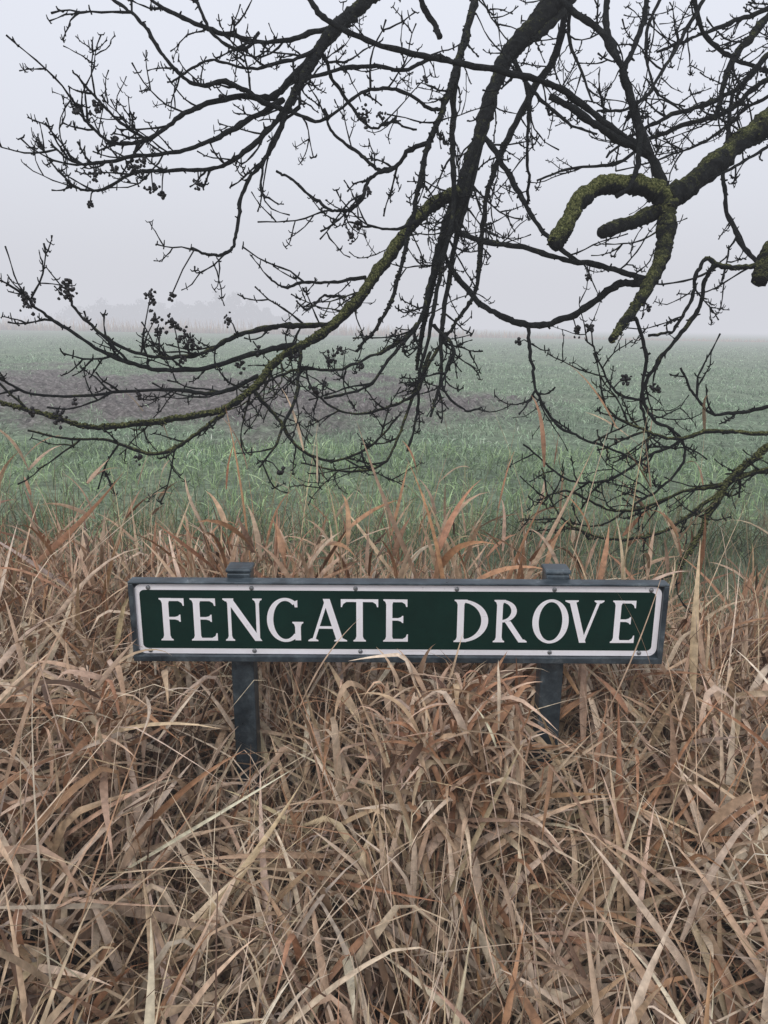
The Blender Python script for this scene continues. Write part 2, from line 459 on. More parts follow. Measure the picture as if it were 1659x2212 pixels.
GV, GQ, GC = [], [], []; goff = 0
n = 7000
x = rng.uniform(-110, 60, n); y = 112 + rng.uniform(0, 6, n) - (x + 20) * .03
hh = (.8 + 1.7 * rng.random(n) ** 2.5) * np.clip(1.0 - (x + 10) / 60, .25, 1)
P, R = ribbons(np.stack([x, y, np.zeros(n)], -1), rng.uniform(0, 6.28, n), rad(1) * rng.uniform(78, 90, n), hh, rng.uniform(.06, .14, n),
               rad(1) * rng.uniform(0, 30, n), np.full(n, 2.), np.zeros(n), rng.uniform(0, 3, n), np.zeros(n), 4, 2, base_w=1)
add_grass(P, R, 4, 2, colors(n, {'grey': 2, 'tan': 2}), False, False)
np_mesh("distant_reeds", np.concatenate(GV), np.concatenate(GQ), M_DRY, np.concatenate(GC))

nleaf = 18000
cx, ch = [], []
TRS = [(-118, 9, 7), (-108, 8, 9), (-100, 8, 8), (-93, 7, 9.5), (-86, 7, 8), (-78, 7, 9), (-71, 6, 9.5), (-64, 6, 12), (-58, 6, 13), (-52, 6, 10), (-46, 5, 7), (-38, 7, 5)]
for (X, Wd, Ht) in TRS:
    k = nleaf // len(TRS)
    u = rng.normal(0, .45, k); v = rng.random(k) ** .7
    px = X + u * Wd; pz = v * Ht * np.clip(1 - np.abs(u) * .55 + .15 * nz(px, px * 0, 3), .1, 1.2)
    cx.append(px); ch.append(pz)
cx = np.concatenate(cx); ch = np.concatenate(ch)
n = len(cx)
c = np.stack([cx, 290 + rng.normal(0, 2.5, n), ch], -1)
d1 = rng.normal(0, 1, (n, 3)); d1 /= np.linalg.norm(d1, axis=1)[:, None]
d2 = np.cross(d1, rng.normal(0, 1, (n, 3))); d2 /= np.linalg.norm(d2, axis=1)[:, None]
sz = rng.uniform(.25, .7, n)[:, None]
V = np.stack([c - d1 * sz, c - d2 * sz * .6, c + d1 * sz, c + d2 * sz * .6], 1).reshape(-1, 3)
np_mesh("distant_trees", V, np.arange(len(V)).reshape(-1, 4), simple("distant_foliage", (.03, .04, .03), .9), None, None, False)

# ------------------------------------------------------------------ tubes
class Tubes:
    def __init__(s):
        s.V = []; s.Q = []; s.C = []; s.off = 0
    def add(s, pts, r, moss=0., sides=7, rough=.12):
        pts = np.asarray(pts, float); n = len(pts)
        if n < 2: return
        T = np.gradient(pts, axis=0); T /= (np.linalg.norm(T, axis=1)[:, None] + 1e-9)
        ref = np.array([0, 1., 0]) if abs(T[0][1]) < .8 else np.array([1., 0, 0])
        Nn = np.zeros_like(T); a = ref - T[0] * ref.dot(T[0]); a /= np.linalg.norm(a)
        for i in range(n):
            a = a - T[i] * a.dot(T[i]); a /= (np.linalg.norm(a) + 1e-9); Nn[i] = a
        B = np.cross(T, Nn)
        th = np.linspace(0, 2 * np.pi, sides, endpoint=False)
        rr = np.asarray(r)[:, None] * (1 + rng.normal(0, rough, (n, sides)))
        ring = pts[:, None] + rr[..., None] * (np.cos(th)[None, :, None] * Nn[:, None] + np.sin(th)[None, :, None] * B[:, None])
        V = ring.reshape(-1, 3)
        V = np.concatenate([V, pts[:1], pts[-1:] + T[-1:] * r[-1] * .25])
        i = np.arange(n * sides).reshape(n, sides); j = np.roll(i, -1, 1)
        Q = np.stack([i[:-1], j[:-1], j[1:], i[1:]], -1).reshape(-1, 4)
        c0, c1 = n * sides, n * sides + 1
        ca = np.array([[i[0][a], c0, i[0][(a + 2) % sides], i[0][a + 1]] for a in range(0, sides, 2)])
        cb = np.array([[i[-1][a], i[-1][a + 1], i[-1][(a + 2) % sides], c1] for a in range(0, sides, 2)])
        Q = np.concatenate([Q, ca, cb])
        s.V.append(V); s.Q.append(Q + s.off); s.off += len(V)
        m = np.broadcast_to(np.asarray(moss, float), (n,)) if np.ndim(moss) else np.full(n, moss)
        C = np.zeros((len(V), 3)); C[:n * sides, 0] = np.repeat(m, sides); C[n * sides:, 0] = m[-1]
        s.C.append(C)

def catmull(P, sub):
    P = np.asarray(P, float)
    P = np.vstack([2 * P[0] - P[1], P, 2 * P[-1] - P[-2]])
    out = []
    for i in range(1, len(P) - 2):
        p0, p1, p2, p3 = P[i - 1:i + 3]
        for t in np.linspace(0, 1, sub, endpoint=False):
            out.append(.5 * ((2 * p1) + (-p0 + p2) * t + (2 * p0 - 5 * p1 + 4 * p2 - p3) * t * t + (-p0 + 3 * p1 - 3 * p2 + p3) * t ** 3))
    out.append(P[-2])
    return np.array(out)

TB = Tubes()
K = [
 ([(1720,215),(1659,262),(1600,298),(1540,350),(1490,398),(1440,432)], 56,46,2.6,2.5,.4,.3,'L'),
 ([(1440,432),(1395,408),(1335,400),(1285,410),(1245,448),(1218,498),(1196,530)], 46,40,2.5,2.4,.75,.0,''),
 ([(1440,450),(1400,462),(1350,480),(1300,502)], 40,28,2.5,2.35,.35,.0,''),
 ([(1440,430),(1440,490),(1425,565),(1398,625),(1355,690),(1320,735)], 50,17,2.5,2.4,.48,.3,''),
 ([(1438,425),(1412,340),(1382,260),(1352,185),(1345,148)], 22,17,2.5,2.45,.1,.6,''),
 ([(1345,148),(1372,100),(1392,40),(1400,-40)], 13,12,2.45,2.5,.05,.6,'l'),
 ([(1345,148),(1300,75),(1240,25),(1190,-30)], 15,14,2.45,2.5,.1,.6,'l'),
 ([(1345,148),(1378,240),(1388,330),(1368,395),(1330,425)], 16,12,2.45,2.45,.05,.0,''),
 ([(1410,335),(1345,290),(1270,225),(1195,175),(1110,150),(990,130),(880,100),(760,60),(690,20),(650,-30)], 18,12,2.48,2.3,.1,.8,''),
 ([(1185,208),(1260,252),(1330,298),(1400,335)], 15,18,2.35,2.47,.0,.3,''),
 ([(1225,-50),(1195,0),(1150,60),(1100,112),(1072,180),(1045,262),(1012,340),(985,412),(960,480),(938,560),(922,650),(908,730),(900,800)], 52,8,2.9,2.7,.25,.9,'L'),
 ([(1260,-40),(1225,20),(1200,120),(1160,190),(1100,300),(1060,400),(1045,500),(1035,600),(1000,680),(960,730)], 22,7,3.0,2.8,.25,1.4,'L'),
 ([(1030,-40),(1020,0),(1000,90),(988,150),(960,230),(932,300),(912,400),(890,490),(870,590),(830,690),(770,760)], 22,7,2.9,2.6,.25,1.4,'L'),
 ([(988,150),(982,260),(985,360),(975,480),(955,600),(938,700),(918,800),(905,890),(880,975)], 16,6,2.85,2.6,.25,1.5,''),
 ([(1045,262),(1010,400),(985,500),(960,650),(945,740),(948,820),(930,900)], 18,6,2.85,2.5,.25,1.5,''),
 ([(1072,180),(1040,300),(1000,430),(960,540),(925,620),(905,700),(850,760),(790,830),(700,860)], 18,6,2.85,2.5,.3,1.5,''),
 ([(935,300),(885,330),(850,365),(810,370),(770,330),(720,290),(700,235)], 12,6,2.75,2.6,.25,1.3,''),
 ([(850,365),(800,380),(780,425),(750,458),(710,462),(660,430),(625,395),(597,370)], 10,6,2.7,2.5,.1,1.1,''),
 ([(900,480),(860,500),(800,490),(750,480)], 9,4,2.75,2.5,.2,1.0,''),
 ([(950,80),(930,40),(900,-30)], 14,14,2.9,2.9,.2,1,''),
 ([(1140,90),(1200,40),(1250,-20)], 20,20,2.9,2.9,.2,1,''),
 ([(1135,180),(1140,280),(1138,380),(1140,440)], 9,6,2.7,2.6,.1,.8,''),
 ([(1110,130),(1160,210),(1215,262),(1290,290)], 12,5,2.85,2.9,.2,1.4,''),
 ([(1030,280),(1080,350),(1130,430),(1180,500),(1250,560),(1330,580),(1400,600)], 14,10,2.8,2.45,.1,.8,''),
 ([(985,500),(1050,518),(1130,525),(1215,552),(1300,572),(1395,602)], 14,12,2.75,2.45,.2,.8,''),
 ([(945,530),(985,600),(1040,660),(1100,696),(1160,705),(1230,682),(1300,638),(1345,612),(1400,612)], 11,17,2.4,2.45,.05,.4,''),
 ([(990,412),(925,448),(872,510),(822,582),(772,650),(715,705),(650,745),(585,788),(545,840),(485,885),(400,905),(300,917),(200,920),(100,893),(0,868),(-60,850)], 33,6,2.75,2.3,.54,1.0,''),
 ([(715,705),(640,705),(590,705),(520,722),(455,755),(380,770),(300,758),(220,720),(165,670),(140,612)], 15,5,2.6,2.4,.3,1.6,''),
 ([(640,745),(560,765),(450,800),(330,802),(230,765),(140,705),(85,668),(50,628)], 14,5,2.55,2.3,.15,1.6,''),
 ([(560,810),(480,842),(380,835),(270,836),(150,850),(60,850),(0,815)], 12,5,2.5,2.3,.2,1.6,''),
 ([(485,885),(440,920),(380,965),(320,985),(230,950),(150,945),(60,930)], 12,5,2.45,2.3,.4,1.5,''),
 ([(545,840),(600,900),(640,960),(720,990),(800,960),(860,900)], 10,5,2.5,2.6,.4,1.5,''),
 ([(650,745),(640,850),(600,940),(560,1010)], 10,5,2.5,2.3,.3,1.5,''),
 ([(790,600),(720,607),(650,608),(610,620),(582,598)], 9,5,2.65,2.5,.2,.9,''),
 ([(745,640),(700,640),(665,672),(640,650)], 7,4,2.65,2.5,.2,.8,''),
 ([(900,700),(870,730),(800,770),(720,800),(640,800),(560,830)], 11,5,2.6,2.4,.3,1.5,''),
 ([(930,760),(900,840),(830,880),(740,890),(680,850),(660,790)], 9,4,2.55,2.4,.3,1.5,''),
 ([(960,730),(900,830),(860,930),(820,1000),(740,1020),(650,1000)], 9,4,2.7,2.5,.4,1.5,''),
 ([(940,700),(990,760),(960,830),(1000,880),(1040,880)], 8,4,2.6,2.5,.2,1.2,''),
 ([(840,-40),(800,0),(742,52),(695,110),(655,175),(618,238)], 38,18,2.7,2.5,.28,.9,'L'),
 ([(760,30),(700,95),(640,170),(600,205),(540,206),(450,228),(385,262),(320,302),(250,308),(195,270),(175,235),(155,212)], 20,5,2.6,2.3,.15,1.6,''),
 ([(618,238),(570,290),(500,345),(430,372),(350,368),(280,372),(220,405),(180,408),(142,388)], 14,5,2.5,2.2,.1,1.7,''),
 ([(610,215),(550,255),(490,295),(420,330),(330,342),(240,348),(165,350),(110,313)], 15,5,2.5,2.25,.1,1.7,''),
 ([(618,238),(580,320),(530,390),(512,450),(500,515),(488,550),(450,548),(415,535)], 12,5,2.5,2.35,.1,.7,''),
 ([(320,302),(270,270),(215,215),(180,180),(157,152)], 8,4,2.35,2.2,.0,1.5,''),
 ([(620,240),(560,215),(490,180),(430,190),(380,150),(350,110),(320,60),(270,20),(220,-20)], 12,8,2.5,2.4,.1,1.2,''),
 ([(700,100),(620,140),(530,150),(450,130),(390,160),(362,178)], 10,4,2.6,2.4,.1,1.3,''),
 ([(770,40),(690,60),(600,78),(510,70),(430,50),(340,10),(290,-30)], 13,8,2.65,2.5,.1,1.2,''),
 ([(560,72),(520,110),(450,70),(420,0),(410,-40)], 8,7,2.6,2.5,.1,1.,''),
 ([(640,180),(640,230),(600,280),(560,400),(600,440)], 8,4,2.5,2.4,.1,1.,''),
 ([(655,175),(720,150),(800,140),(880,150),(940,120),(990,140)], 9,9,2.55,2.85,.1,1.2,''),
 ([(695,110),(720,170),(760,230),(800,270),(850,260),(900,280)], 9,5,2.6,2.7,.15,1.4,''),
 ([(620,240),(700,260),(780,200),(860,190),(930,230),(960,240)], 9,7,2.5,2.8,.2,1.3,''),
 ([(1700,0),(1640,60),(1590,120),(1560,190),(1545,260)], 22,10,2.9,2.8,.25,2.3,'L'),
 ([(1720,-10),(1640,30),(1560,62),(1480,95),(1420,112)], 14,6,3.0,2.8,.2,2.3,'L'),
 ([(1710,60),(1659,110),(1600,178),(1530,222),(1440,252),(1370,290),(1310,340)], 18,6,2.9,2.8,.25,2.7,'L'),
 ([(1720,150),(1640,180),(1570,240),(1480,270),(1400,300),(1330,350),(1240,360),(1160,390)], 15,5,3.0,2.8,.25,2.6,'L'),
 ([(1500,-40),(1515,60),(1570,120),(1640,150),(1720,160)], 12,8,2.9,2.9,.2,2.3,'l'),
 ([(1540,-40),(1480,60),(1430,150),(1370,230),(1290,240)], 12,5,3.0,2.9,.2,2.5,'l'),
 ([(1700,190),(1620,230),(1540,300),(1440,340),(1330,370)], 9,4,3.1,3.0,.2,2.5,'l'),
 ([(1450,-40),(1400,40),(1390,120),(1420,200),(1480,230)], 9,4,3.1,3.0,.2,2.3,'l'),
 ([(1310,-40),(1312,60),(1330,110),(1345,148)], 14,13,2.6,2.45,.2,.8,'l'),
 ([(1240,-40),(1225,60),(1245,130),(1280,220)], 12,5,2.9,2.9,.2,1.6,'l'),
 ([(1720,280),(1640,330),(1565,372),(1500,400)], 9,6,2.9,2.8,.1,1.4,'l'),
 ([(1580,200),(1568,300),(1563,380),(1572,450),(1595,520),(1640,570)], 9,11,2.7,2.6,.1,.9,''),
 ([(1740,480),(1690,520),(1655,560),(1640,608)], 60,38,2.5,2.4,.45,.2,'L'),
 ([(1650,570),(1600,575),(1545,572),(1512,560),(1496,600),(1492,650),(1455,710),(1400,725)], 14,7,2.45,2.5,.35,1.,''),
 ([(1545,572),(1520,600),(1508,650),(1470,720),(1425,770),(1400,820),(1388,870),(1395,920)], 12,7,2.45,2.5,.3,1.3,''),
 ([(1142,700),(1145,780),(1160,855),(1200,920),(1265,962),(1340,985),(1400,1010)], 9,4,2.4,2.4,.1,1.4,''),
 ([(1370,690),(1392,760),(1388,850),(1420,910),(1475,945),(1480,1000),(1430,1055),(1370,1090)], 9,5,2.42,2.4,.2,1.3,''),
 ([(1400,860),(1340,850),(1300,790),(1280,745)], 7,4,2.5,2.4,.1,1.3,''),
 ([(1730,935),(1659,943),(1590,937),(1520,936),(1460,948),(1390,930),(1330,900),(1290,850)], 14,5,2.5,2.4,.5,1.4,'L'),
 ([(1740,860),(1659,880),(1590,890),(1535,895),(1495,850),(1470,795)], 10,5,2.5,2.4,.2,1.2,'l'),
 ([(1730,930),(1659,965),(1600,1005),(1555,1050),(1520,1120),(1490,1180),(1470,1225)], 24,9,2.5,2.4,.5,1.1,'L'),
 ([(1730,1000),(1640,1010),(1580,1040),(1520,1085),(1440,1140),(1340,1158),(1250,1140),(1190,1080),(1170,1010)], 13,4,2.5,2.4,.45,1.3,'L'),
 ([(1560,1045),(1480,1060),(1400,1090),(1320,1100),(1230,1060),(1160,1080)], 10,4,2.45,2.4,.4,1.4,''),
 ([(1470,950),(1380,990),(1300,1040),(1220,1030),(1130,960)], 8,4,2.45,2.4,.2,1.4,''),
]
samp_px = np.zeros((0, 2)); samp_d = np.zeros(0)
branches3d = []
limb_starts = []
UPV = np.array([0, 0, 1.])
for (pts, w0, w1, d0, d1, moss, tw, flag) in K:
    pts = np.array(pts, float)
    if len(samp_d) and 'L' not in flag:
        dd = np.hypot(*(samp_px - pts[0]).T); k = dd.argmin()
        if dd[k] < 26: d0 = samp_d[k]
    if len(samp_d):
        dd = np.hypot(*(samp_px - pts[-1]).T); k = dd.argmin()
        if dd[k] < 14 and 'L' not in flag: d1 = samp_d[k]
    big = w0 > 28
    sub = 12 if big else 8
    sm_ = catmull(pts, sub)
    t = np.linspace(0, 1, len(sm_))
    jit = np.cumsum(rng.normal(0, 1.3, sm_.shape), 0); jit -= np.linspace(jit[0] * 0, jit[-1], len(jit))
    sm_ = sm_ + jit * (1 if not big else .6)
    d = d0 + (d1 - d0) * t + .06 * np.sin(t * math.pi) * rng.normal()
    samp_px = np.vstack([samp_px, sm_]); samp_d = np.concatenate([samp_d, d])
    W3 = np.array([site(a, b, c) for (a, b), c in zip(sm_, d)])
    r = (w0 + (w1 - w0) * t ** .8) * d / F / 2 * .93
    lump = np.convolve(rng.normal(0, 1, len(r) + 4), np.ones(5) / 5, 'valid')
    r = r * (1 + .05 * rng.normal(size=len(r)) + .15 * lump)
    TB.add(W3, r, np.full(len(t), moss) * (1 - .3 * t), 16 if big else 8, .07 if big else .11)
    plen = np.hypot(*np.diff(pts, axis=0).T).sum()
    branches3d.append((W3, r, moss, tw, plen))
    if flag in ('L', 'l'):
        limb_starts.append((W3[0], W3[0] - W3[3], r[0], moss, flag))
    elif pts[-1][1] < -10:
        limb_starts.append((W3[-1], W3[-1] - W3[-4], r[-1], moss, 'l'))
    if pts[-1][1] < -10 and flag in ('L', 'l'):
        limb_starts[-1] = (W3[-1], W3[-1] - W3[-4], r[-1], moss, 'l')

def twig(p, direction, L, r0, lvl, moss, upb):
    n = max(5, int(L / .030))
    dirn = direction / np.linalg.norm(direction)
    P = [p.copy()]; q = p.copy()
    bend = rng.normal(0, .10, 3)
    for i in range(n):
        s = i / n
        dirn = dirn + UPV * upb * (.25 + s) / n * 3 + bend / n * 3 + rng.normal(0, .15, 3)
        dirn /= np.linalg.norm(dirn)
        q = q + dirn * L / n; P.append(q.copy())
    P = np.array(P); s = np.linspace(0, 1, len(P))
    r = r0 * (1 - .5 * s) * (1 + .35 * (np.arange(len(P)) % 2))
    r[-1] = r0 * 1.0
    TB.add(P, r, moss * .6, 6, .10)
    if lvl > 0:
        for k in range(rng.integers(1, 4)):
            i = rng.integers(1, len(P) - 1)
            tg = P[i] - P[i - 1]; tg /= np.linalg.norm(tg)
            sd = np.cross(tg, rng.normal(0, 1, 3) + np.array([0, 1.5, 0]) * rng.choice([-1, 1])); sd /= np.linalg.norm(sd) + 1e-6
            twig(P[i], tg * .7 + sd * .8, L * rng.uniform(.3, .6), r0 * .75, lvl - 1, moss, upb)
    for k in range(rng.integers(2, 5)):
        i = rng.integers(1, len(P))
        sd = rng.normal(0, 1, 3); sd /= np.linalg.norm(sd)
        for sg in (-1, 1):
            a = P[i]; TB.add(np.array([a, a + sg * sd * .009, a + sg * sd * .014 + UPV * .006]), [r0 * .75, r0 * .75, r0 * .5], 0, 4, .1)

for (W3, r, moss, tw, plen) in branches3d:
    nt_ = int(plen / 100 * tw * 1.3)
    for k in range(nt_):
        i = rng.integers(2, len(W3) - 1)
        tg = W3[i] - W3[i - 1]; tg /= np.linalg.norm(tg) + 1e-9
        sd = np.cross(tg, np.array([0, 1., 0])) * rng.choice([-1, 1]) + rng.normal(0, .45, 3)
        sd -= tg * sd.dot(tg); sd /= np.linalg.norm(sd) + 1e-9
        L = rng.uniform(.05, .27)
        twig(W3[i], tg * rng.uniform(.6, 1.2) + sd * .8, L, min(r[i] * .75, rng.uniform(.0022, .0038)), 1 if L > .13 else 0, moss, rng.uniform(0, .35))
    for k in range(int(plen / 30)):
        i = rng.integers(1, len(W3) - 1)
        sd = rng.normal(0, 1, 3); sd /= np.linalg.norm(sd)
        a = W3[i] + sd * r[i] * .6; l = rng.uniform(.006, .016)
        TB.add(np.array([a, a + sd * l * .5, a + sd * l]), np.array([.8, .7, .5]) * min(r[i] * .6, .006), moss, 6, .15)
    if r[0] > .018:
        for k in range(int(plen * 1.4 * moss)):
            i = rng.integers(0, len(W3) - 1)
            sd = rng.normal(0, 1, 3); sd[2] += .6; sd /= np.linalg.norm(sd)
            c = W3[i] + (W3[i + 1] - W3[i]) * rng.random()
            a = c + sd * r[i] * .85; l = rng.uniform(.003, .007)
            TB.add(np.array([a, a + sd * l * .6, a + sd * l]), np.array([1.2, 1., .5]) * rng.uniform(.002, .006), moss * 1.2, 6, .3)

TR = catmull([(3.55, 3.7, -.3), (3.5, 3.65, .6), (3.4, 3.6, 1.8), (3.3, 3.5, 3.0), (3.1, 3.4, 4.2), (3.0, 3.5, 5.6), (3.1, 3.6, 7.2)], 8)
tr = np.interp(np.linspace(0, 1, len(TR)), [0, .1, .4, .8, 1], [.40, .30, .24, .13, .05])
TB.add(TR, tr, .55, 20, .05)
def bez(a, b, c, d, n=26):
    t = np.linspace(0, 1, n)[:, None]
    return (1 - t) ** 3 * a + 3 * (1 - t) ** 2 * t * b + 3 * (1 - t) * t * t * c + t ** 3 * d
for (p, dr, r0, moss, flag) in limb_starts:
    dr = dr / np.linalg.norm(dr)
    z = np.clip(p[2] + (1.1 if p[2] > 2 else .35), .7, 5)
    k = np.abs(TR[:, 2] - z).argmin(); q = TR[k]
    D = np.linalg.norm(q - p)
    P = bez(p, p + dr * D * .4, q + (np.array([p[0], p[1], q[2]]) - q) * .35 + UPV * .15, q)
    r1 = max(r0 * 1.35, .03)
    TB.add(P, np.linspace(r0, min(r1, tr[k] * .8), len(P)), moss, 10, .08)
def grow(p, d, L, r, lvl):
    P = [p]; q = p.copy(); d = d / np.linalg.norm(d)
    for i in range(9):
        d = d + rng.normal(0, .14, 3) + UPV * .03; d /= np.linalg.norm(d); q = q + d * L / 9; P.append(q.copy())
    P = np.array(P); TB.add(P, np.linspace(r, r * .45, 10), .3, 6, .08)
    if lvl:
        for k in range(4):
            i = rng.integers(3, 10); sd = rng.normal(0, 1, 3); sd[2] = abs(sd[2]) * .3
            dd = d + sd * .8
            if P[i][0] < 1.9 and P[i][2] < 3.4: continue
            grow(P[i], dd, L * .6, r * .5, lvl - 1)
for k in range(12):
    i = rng.integers(28, len(TR))
    a = rng.uniform(-1.2, 1.6); sd = np.array([math.cos(a), math.sin(a), rng.uniform(.3, 1.)])
    grow(TR[i], sd, rng.uniform(1.6, 2.8), .07, 2)

tree = empty("ash_tree")
np_mesh("trunk_and_branches", np.concatenate(TB.V), np.concatenate(TB.Q), M_BARK, np.concatenate(TB.C), tree)

import bmesh
def ico():
    bm = bmesh.new(); bmesh.ops.create_icosphere(bm, subdivisions=1, radius=1)
    v = np.array([x.co[:] for x in bm.verts]); f = np.array([[q.index for q in p.verts] for p in bm.faces]); bm.free()
    return v, f
iv, if_ = ico()
FV, FF = [], []; fo = 0
FR = [(65,650,34),(52,640,20),(145,625,34),(150,640,20),(325,640,30),(335,690,26),(375,700,30),(400,725,34),(420,745,26),(130,900,30),(395,775,20),(495,690,20),(208,232,26),(165,242,16),(205,380,22),(195,440,14),(290,365,32),(245,365,20),
      (430,400,16),(330,410,20),(350,420,16),(782,250,30),(790,262,22),(822,250,16),(758,515,18),(775,488,18),(797,415,12),(860,728,26),(870,745,20),(715,778,26),(735,760,18),(560,760,16),(520,785,18),(300,850,16),(1350,822,18),(1245,712,20),(1275,708,16),
      (1415,840,16),(300,990,16),(605,1020,14),(960,730,18),(1120,740,14),(900,835,16),(480,210,12),(680,840,18),(960,580,20),(975,270,14),(1420,290,14),(1270,600,12),(1400,665,12),(1060,490,14),(920,170,12),(1645,150,16),
      (370,640,16),(345,720,18),(250,300,14),(310,350,18),(70,890,14),(160,870,14),(640,770,14),(700,830,16),(780,790,16)]
for (x, y, s) in FR:
    dd = np.hypot(*(samp_px - np.array([x, y])).T); d = samp_d[dd.argmin()]
    for k in range(int(s * .8)):
        o = rng.normal(0, s * .26, 2)
        c = site(x + o[0], y + o[1] * 1.2, d + rng.normal(0, .012))
        v = iv * rng.uniform(.0035, .0075) * (1 + rng.normal(0, .25, (len(iv), 3))) + c
        FV.append(v); FF.append(if_ + fo); fo += len(v)
    near = samp_px[dd.argmin()]
    a = site(near[0], near[1], d); b = site(x, y, d)
    mid = (a + b) / 2 + np.array([0, 0, .01])
    ST = Tubes(); ST.add(np.array([a, mid, b]), np.array([.0028, .0022, .002]), 0, 6)
    sv = ST.V[0]; sq = ST.Q[0]
    tri = np.concatenate([sq[:, [0, 1, 2]], sq[:, [0, 2, 3]]])
    FV.append(sv); FF.append(tri + fo); fo += len(sv)
np_mesh("seed_clusters", np.concatenate(FV), np.concatenate(FF), M_FRUIT, None, tree, False)

# ------------------------------------------------------------------ street name sign
sign = empty("street_name_sign")
sign.location = (SX, SY, SZ)
sign.rotation_euler = (0, rad(-.62), rad(0))
PX, PZ = .001025, .00110
def sx_(px): return (px - 864) * PX
def sz_(py): return (1342 - py) * PZ

def bm_obj(name, bm, mat, parent, bevel=0):
    me = bpy.data.meshes.new(name); bm.to_mesh(me); bm.free(); me.materials.append(mat)
    o = link(bpy.data.objects.new(name, me), parent)
    if bevel:
        b = o.modifiers.new("bevel", 'BEVEL'); b.width = bevel; b.segments = 2
    return o
def box(bm, x0, x1, y0, y1, z0, z1):
    v = [bm.verts.new(p) for p in [(x0,y0,z0),(x1,y0,z0),(x1,y1,z0),(x0,y1,z0),(x0,y0,z1),(x1,y0,z1),(x1,y1,z1),(x0,y1,z1)]]
    for f in [(0,1,5,4),(1,2,6,5),(2,3,7,6),(3,0,4,7),(4,5,6,7),(3,2,1,0)]:
        bm.faces.new([v[i] for i in f])
HW, HH = .594, .0945
bm = bmesh.new(); t = .011
box(bm, -HW, HW, 0, .034, HH - .005, HH)
box(bm, -HW, HW, 0, .034, -HH, -HH + .014)
box(bm, -HW, -HW + t, 0, .034, -HH + .014, HH - .005)
box(bm, HW - t, HW, 0, .034, -HH + .014, HH - .005)
bm_obj("frame", bm, M_GALV, sign, .0015)
bm = bmesh.new(); box(bm, -HW + t, HW - t, .014, .030, -HH + .014, HH - .005)
bm_obj("backing", bm, M_GALV, sign)

def rrect(x0, x1, z0, z1, r, n=10):
    pts = []
    for cx_, cz_, a0 in ((x1 - r, z1 - r, 0), (x0 + r, z1 - r, 90), (x0 + r, z0 + r, 180), (x1 - r, z0 + r, 270)):
        for i in range(n + 1):
            a = rad(a0 + 90 * i / n); pts.append((cx_ + r * math.cos(a), cz_ + r * math.sin(a)))
    return pts
def plate(name, pts, y, th, mat):
    bm = bmesh.new()
    f = [bm.verts.new((x, y, z)) for x, z in pts]; b = [bm.verts.new((x, y + th, z)) for x, z in pts]
    bm.faces.new(f)
    for i in range(len(pts)):
        j = (i + 1) % len(pts)
        bm.faces.new([f[j], f[i], b[i], b[j]])
    bmesh.ops.recalc_face_normals(bm, faces=bm.faces)
    return bm_obj(name, bm, mat, sign)
x0, x1, z0, z1 = sx_(293), sx_(1432), sz_(1414), sz_(1264)
plate("white_plate", rrect(x0, x1, z0, z1, .019), .0105, .0035, M_WHITE)
bd = .0125
plate("green_panel", rrect(x0 + bd, x1 - bd, z0 + bd * 1.05, z1 - bd * 1.05, .011), .0098, .0006, M_GREEN)

polys = []
def stem(x, w=.14, y0=0, y1=1, fs=.065, top=True, bot=True):
    h = w / 2
    L = []
    if bot: L += [(-h - fs, y0), (-h - fs, y0 + .028), (-h - fs * .35, y0 + .055), (-h, y0 + .12)]
    else: L += [(-h, y0)]
    if top: L += [(-h, y1 - .12), (-h - fs * .35, y1 - .055), (-h - fs, y1 - .028), (-h - fs, y1)]
    else: L += [(-h, y1)]
    R = [(-a, b) for a, b in reversed(L)]
    polys.append([(x + a, b) for a, b in L + R])
def arm(xa, xb, y, th, up=0, dn=0):
    s = 1 if xb > xa else -1
    polys.append([(xa, y - th / 2), (xb - s * .12, y - th / 2), (xb - s * .05, y - th / 2 - dn * .4), (xb - s * .025, y - th / 2 - dn), (xb, y - th / 2 - dn),
                  (xb, y + th / 2 + up), (xb - s * .025, y + th / 2 + up), (xb - s * .05, y + th / 2 + up * .4), (xb - s * .12, y + th / 2), (xa, y + th / 2)])
def diag(xa, ya, xb, yb, w):
    polys.append([(xa - w / 2, ya), (xa + w / 2, ya), (xb + w / 2, yb), (xb - w / 2, yb)])
def serif(x, y, w, up):
    s = 1 if up else -1
    polys.append([(x - w / 2, y), (x + w / 2, y), (x + w / 2, y + s * .028), (x + w * .2, y + s * .07), (x - w * .2, y + s * .07), (x - w / 2, y + s * .028)])
def arc(cx_, cy_, rx, ry, th, tv, a0, a1, n=40):
    for i in range(n):
        A = rad(a0 + (a1 - a0) * i / n); B = rad(a0 + (a1 - a0) * (i + 1) / n)
        polys.append([(cx_ + rx * math.cos(A), cy_ + ry * math.sin(A)), (cx_ + rx * math.cos(B), cy_ + ry * math.sin(B)),
                      (cx_ + (rx - th) * math.cos(B), cy_ + (ry - tv) * math.sin(B)), (cx_ + (rx - th) * math.cos(A), cy_ + (ry - tv) * math.sin(A))])
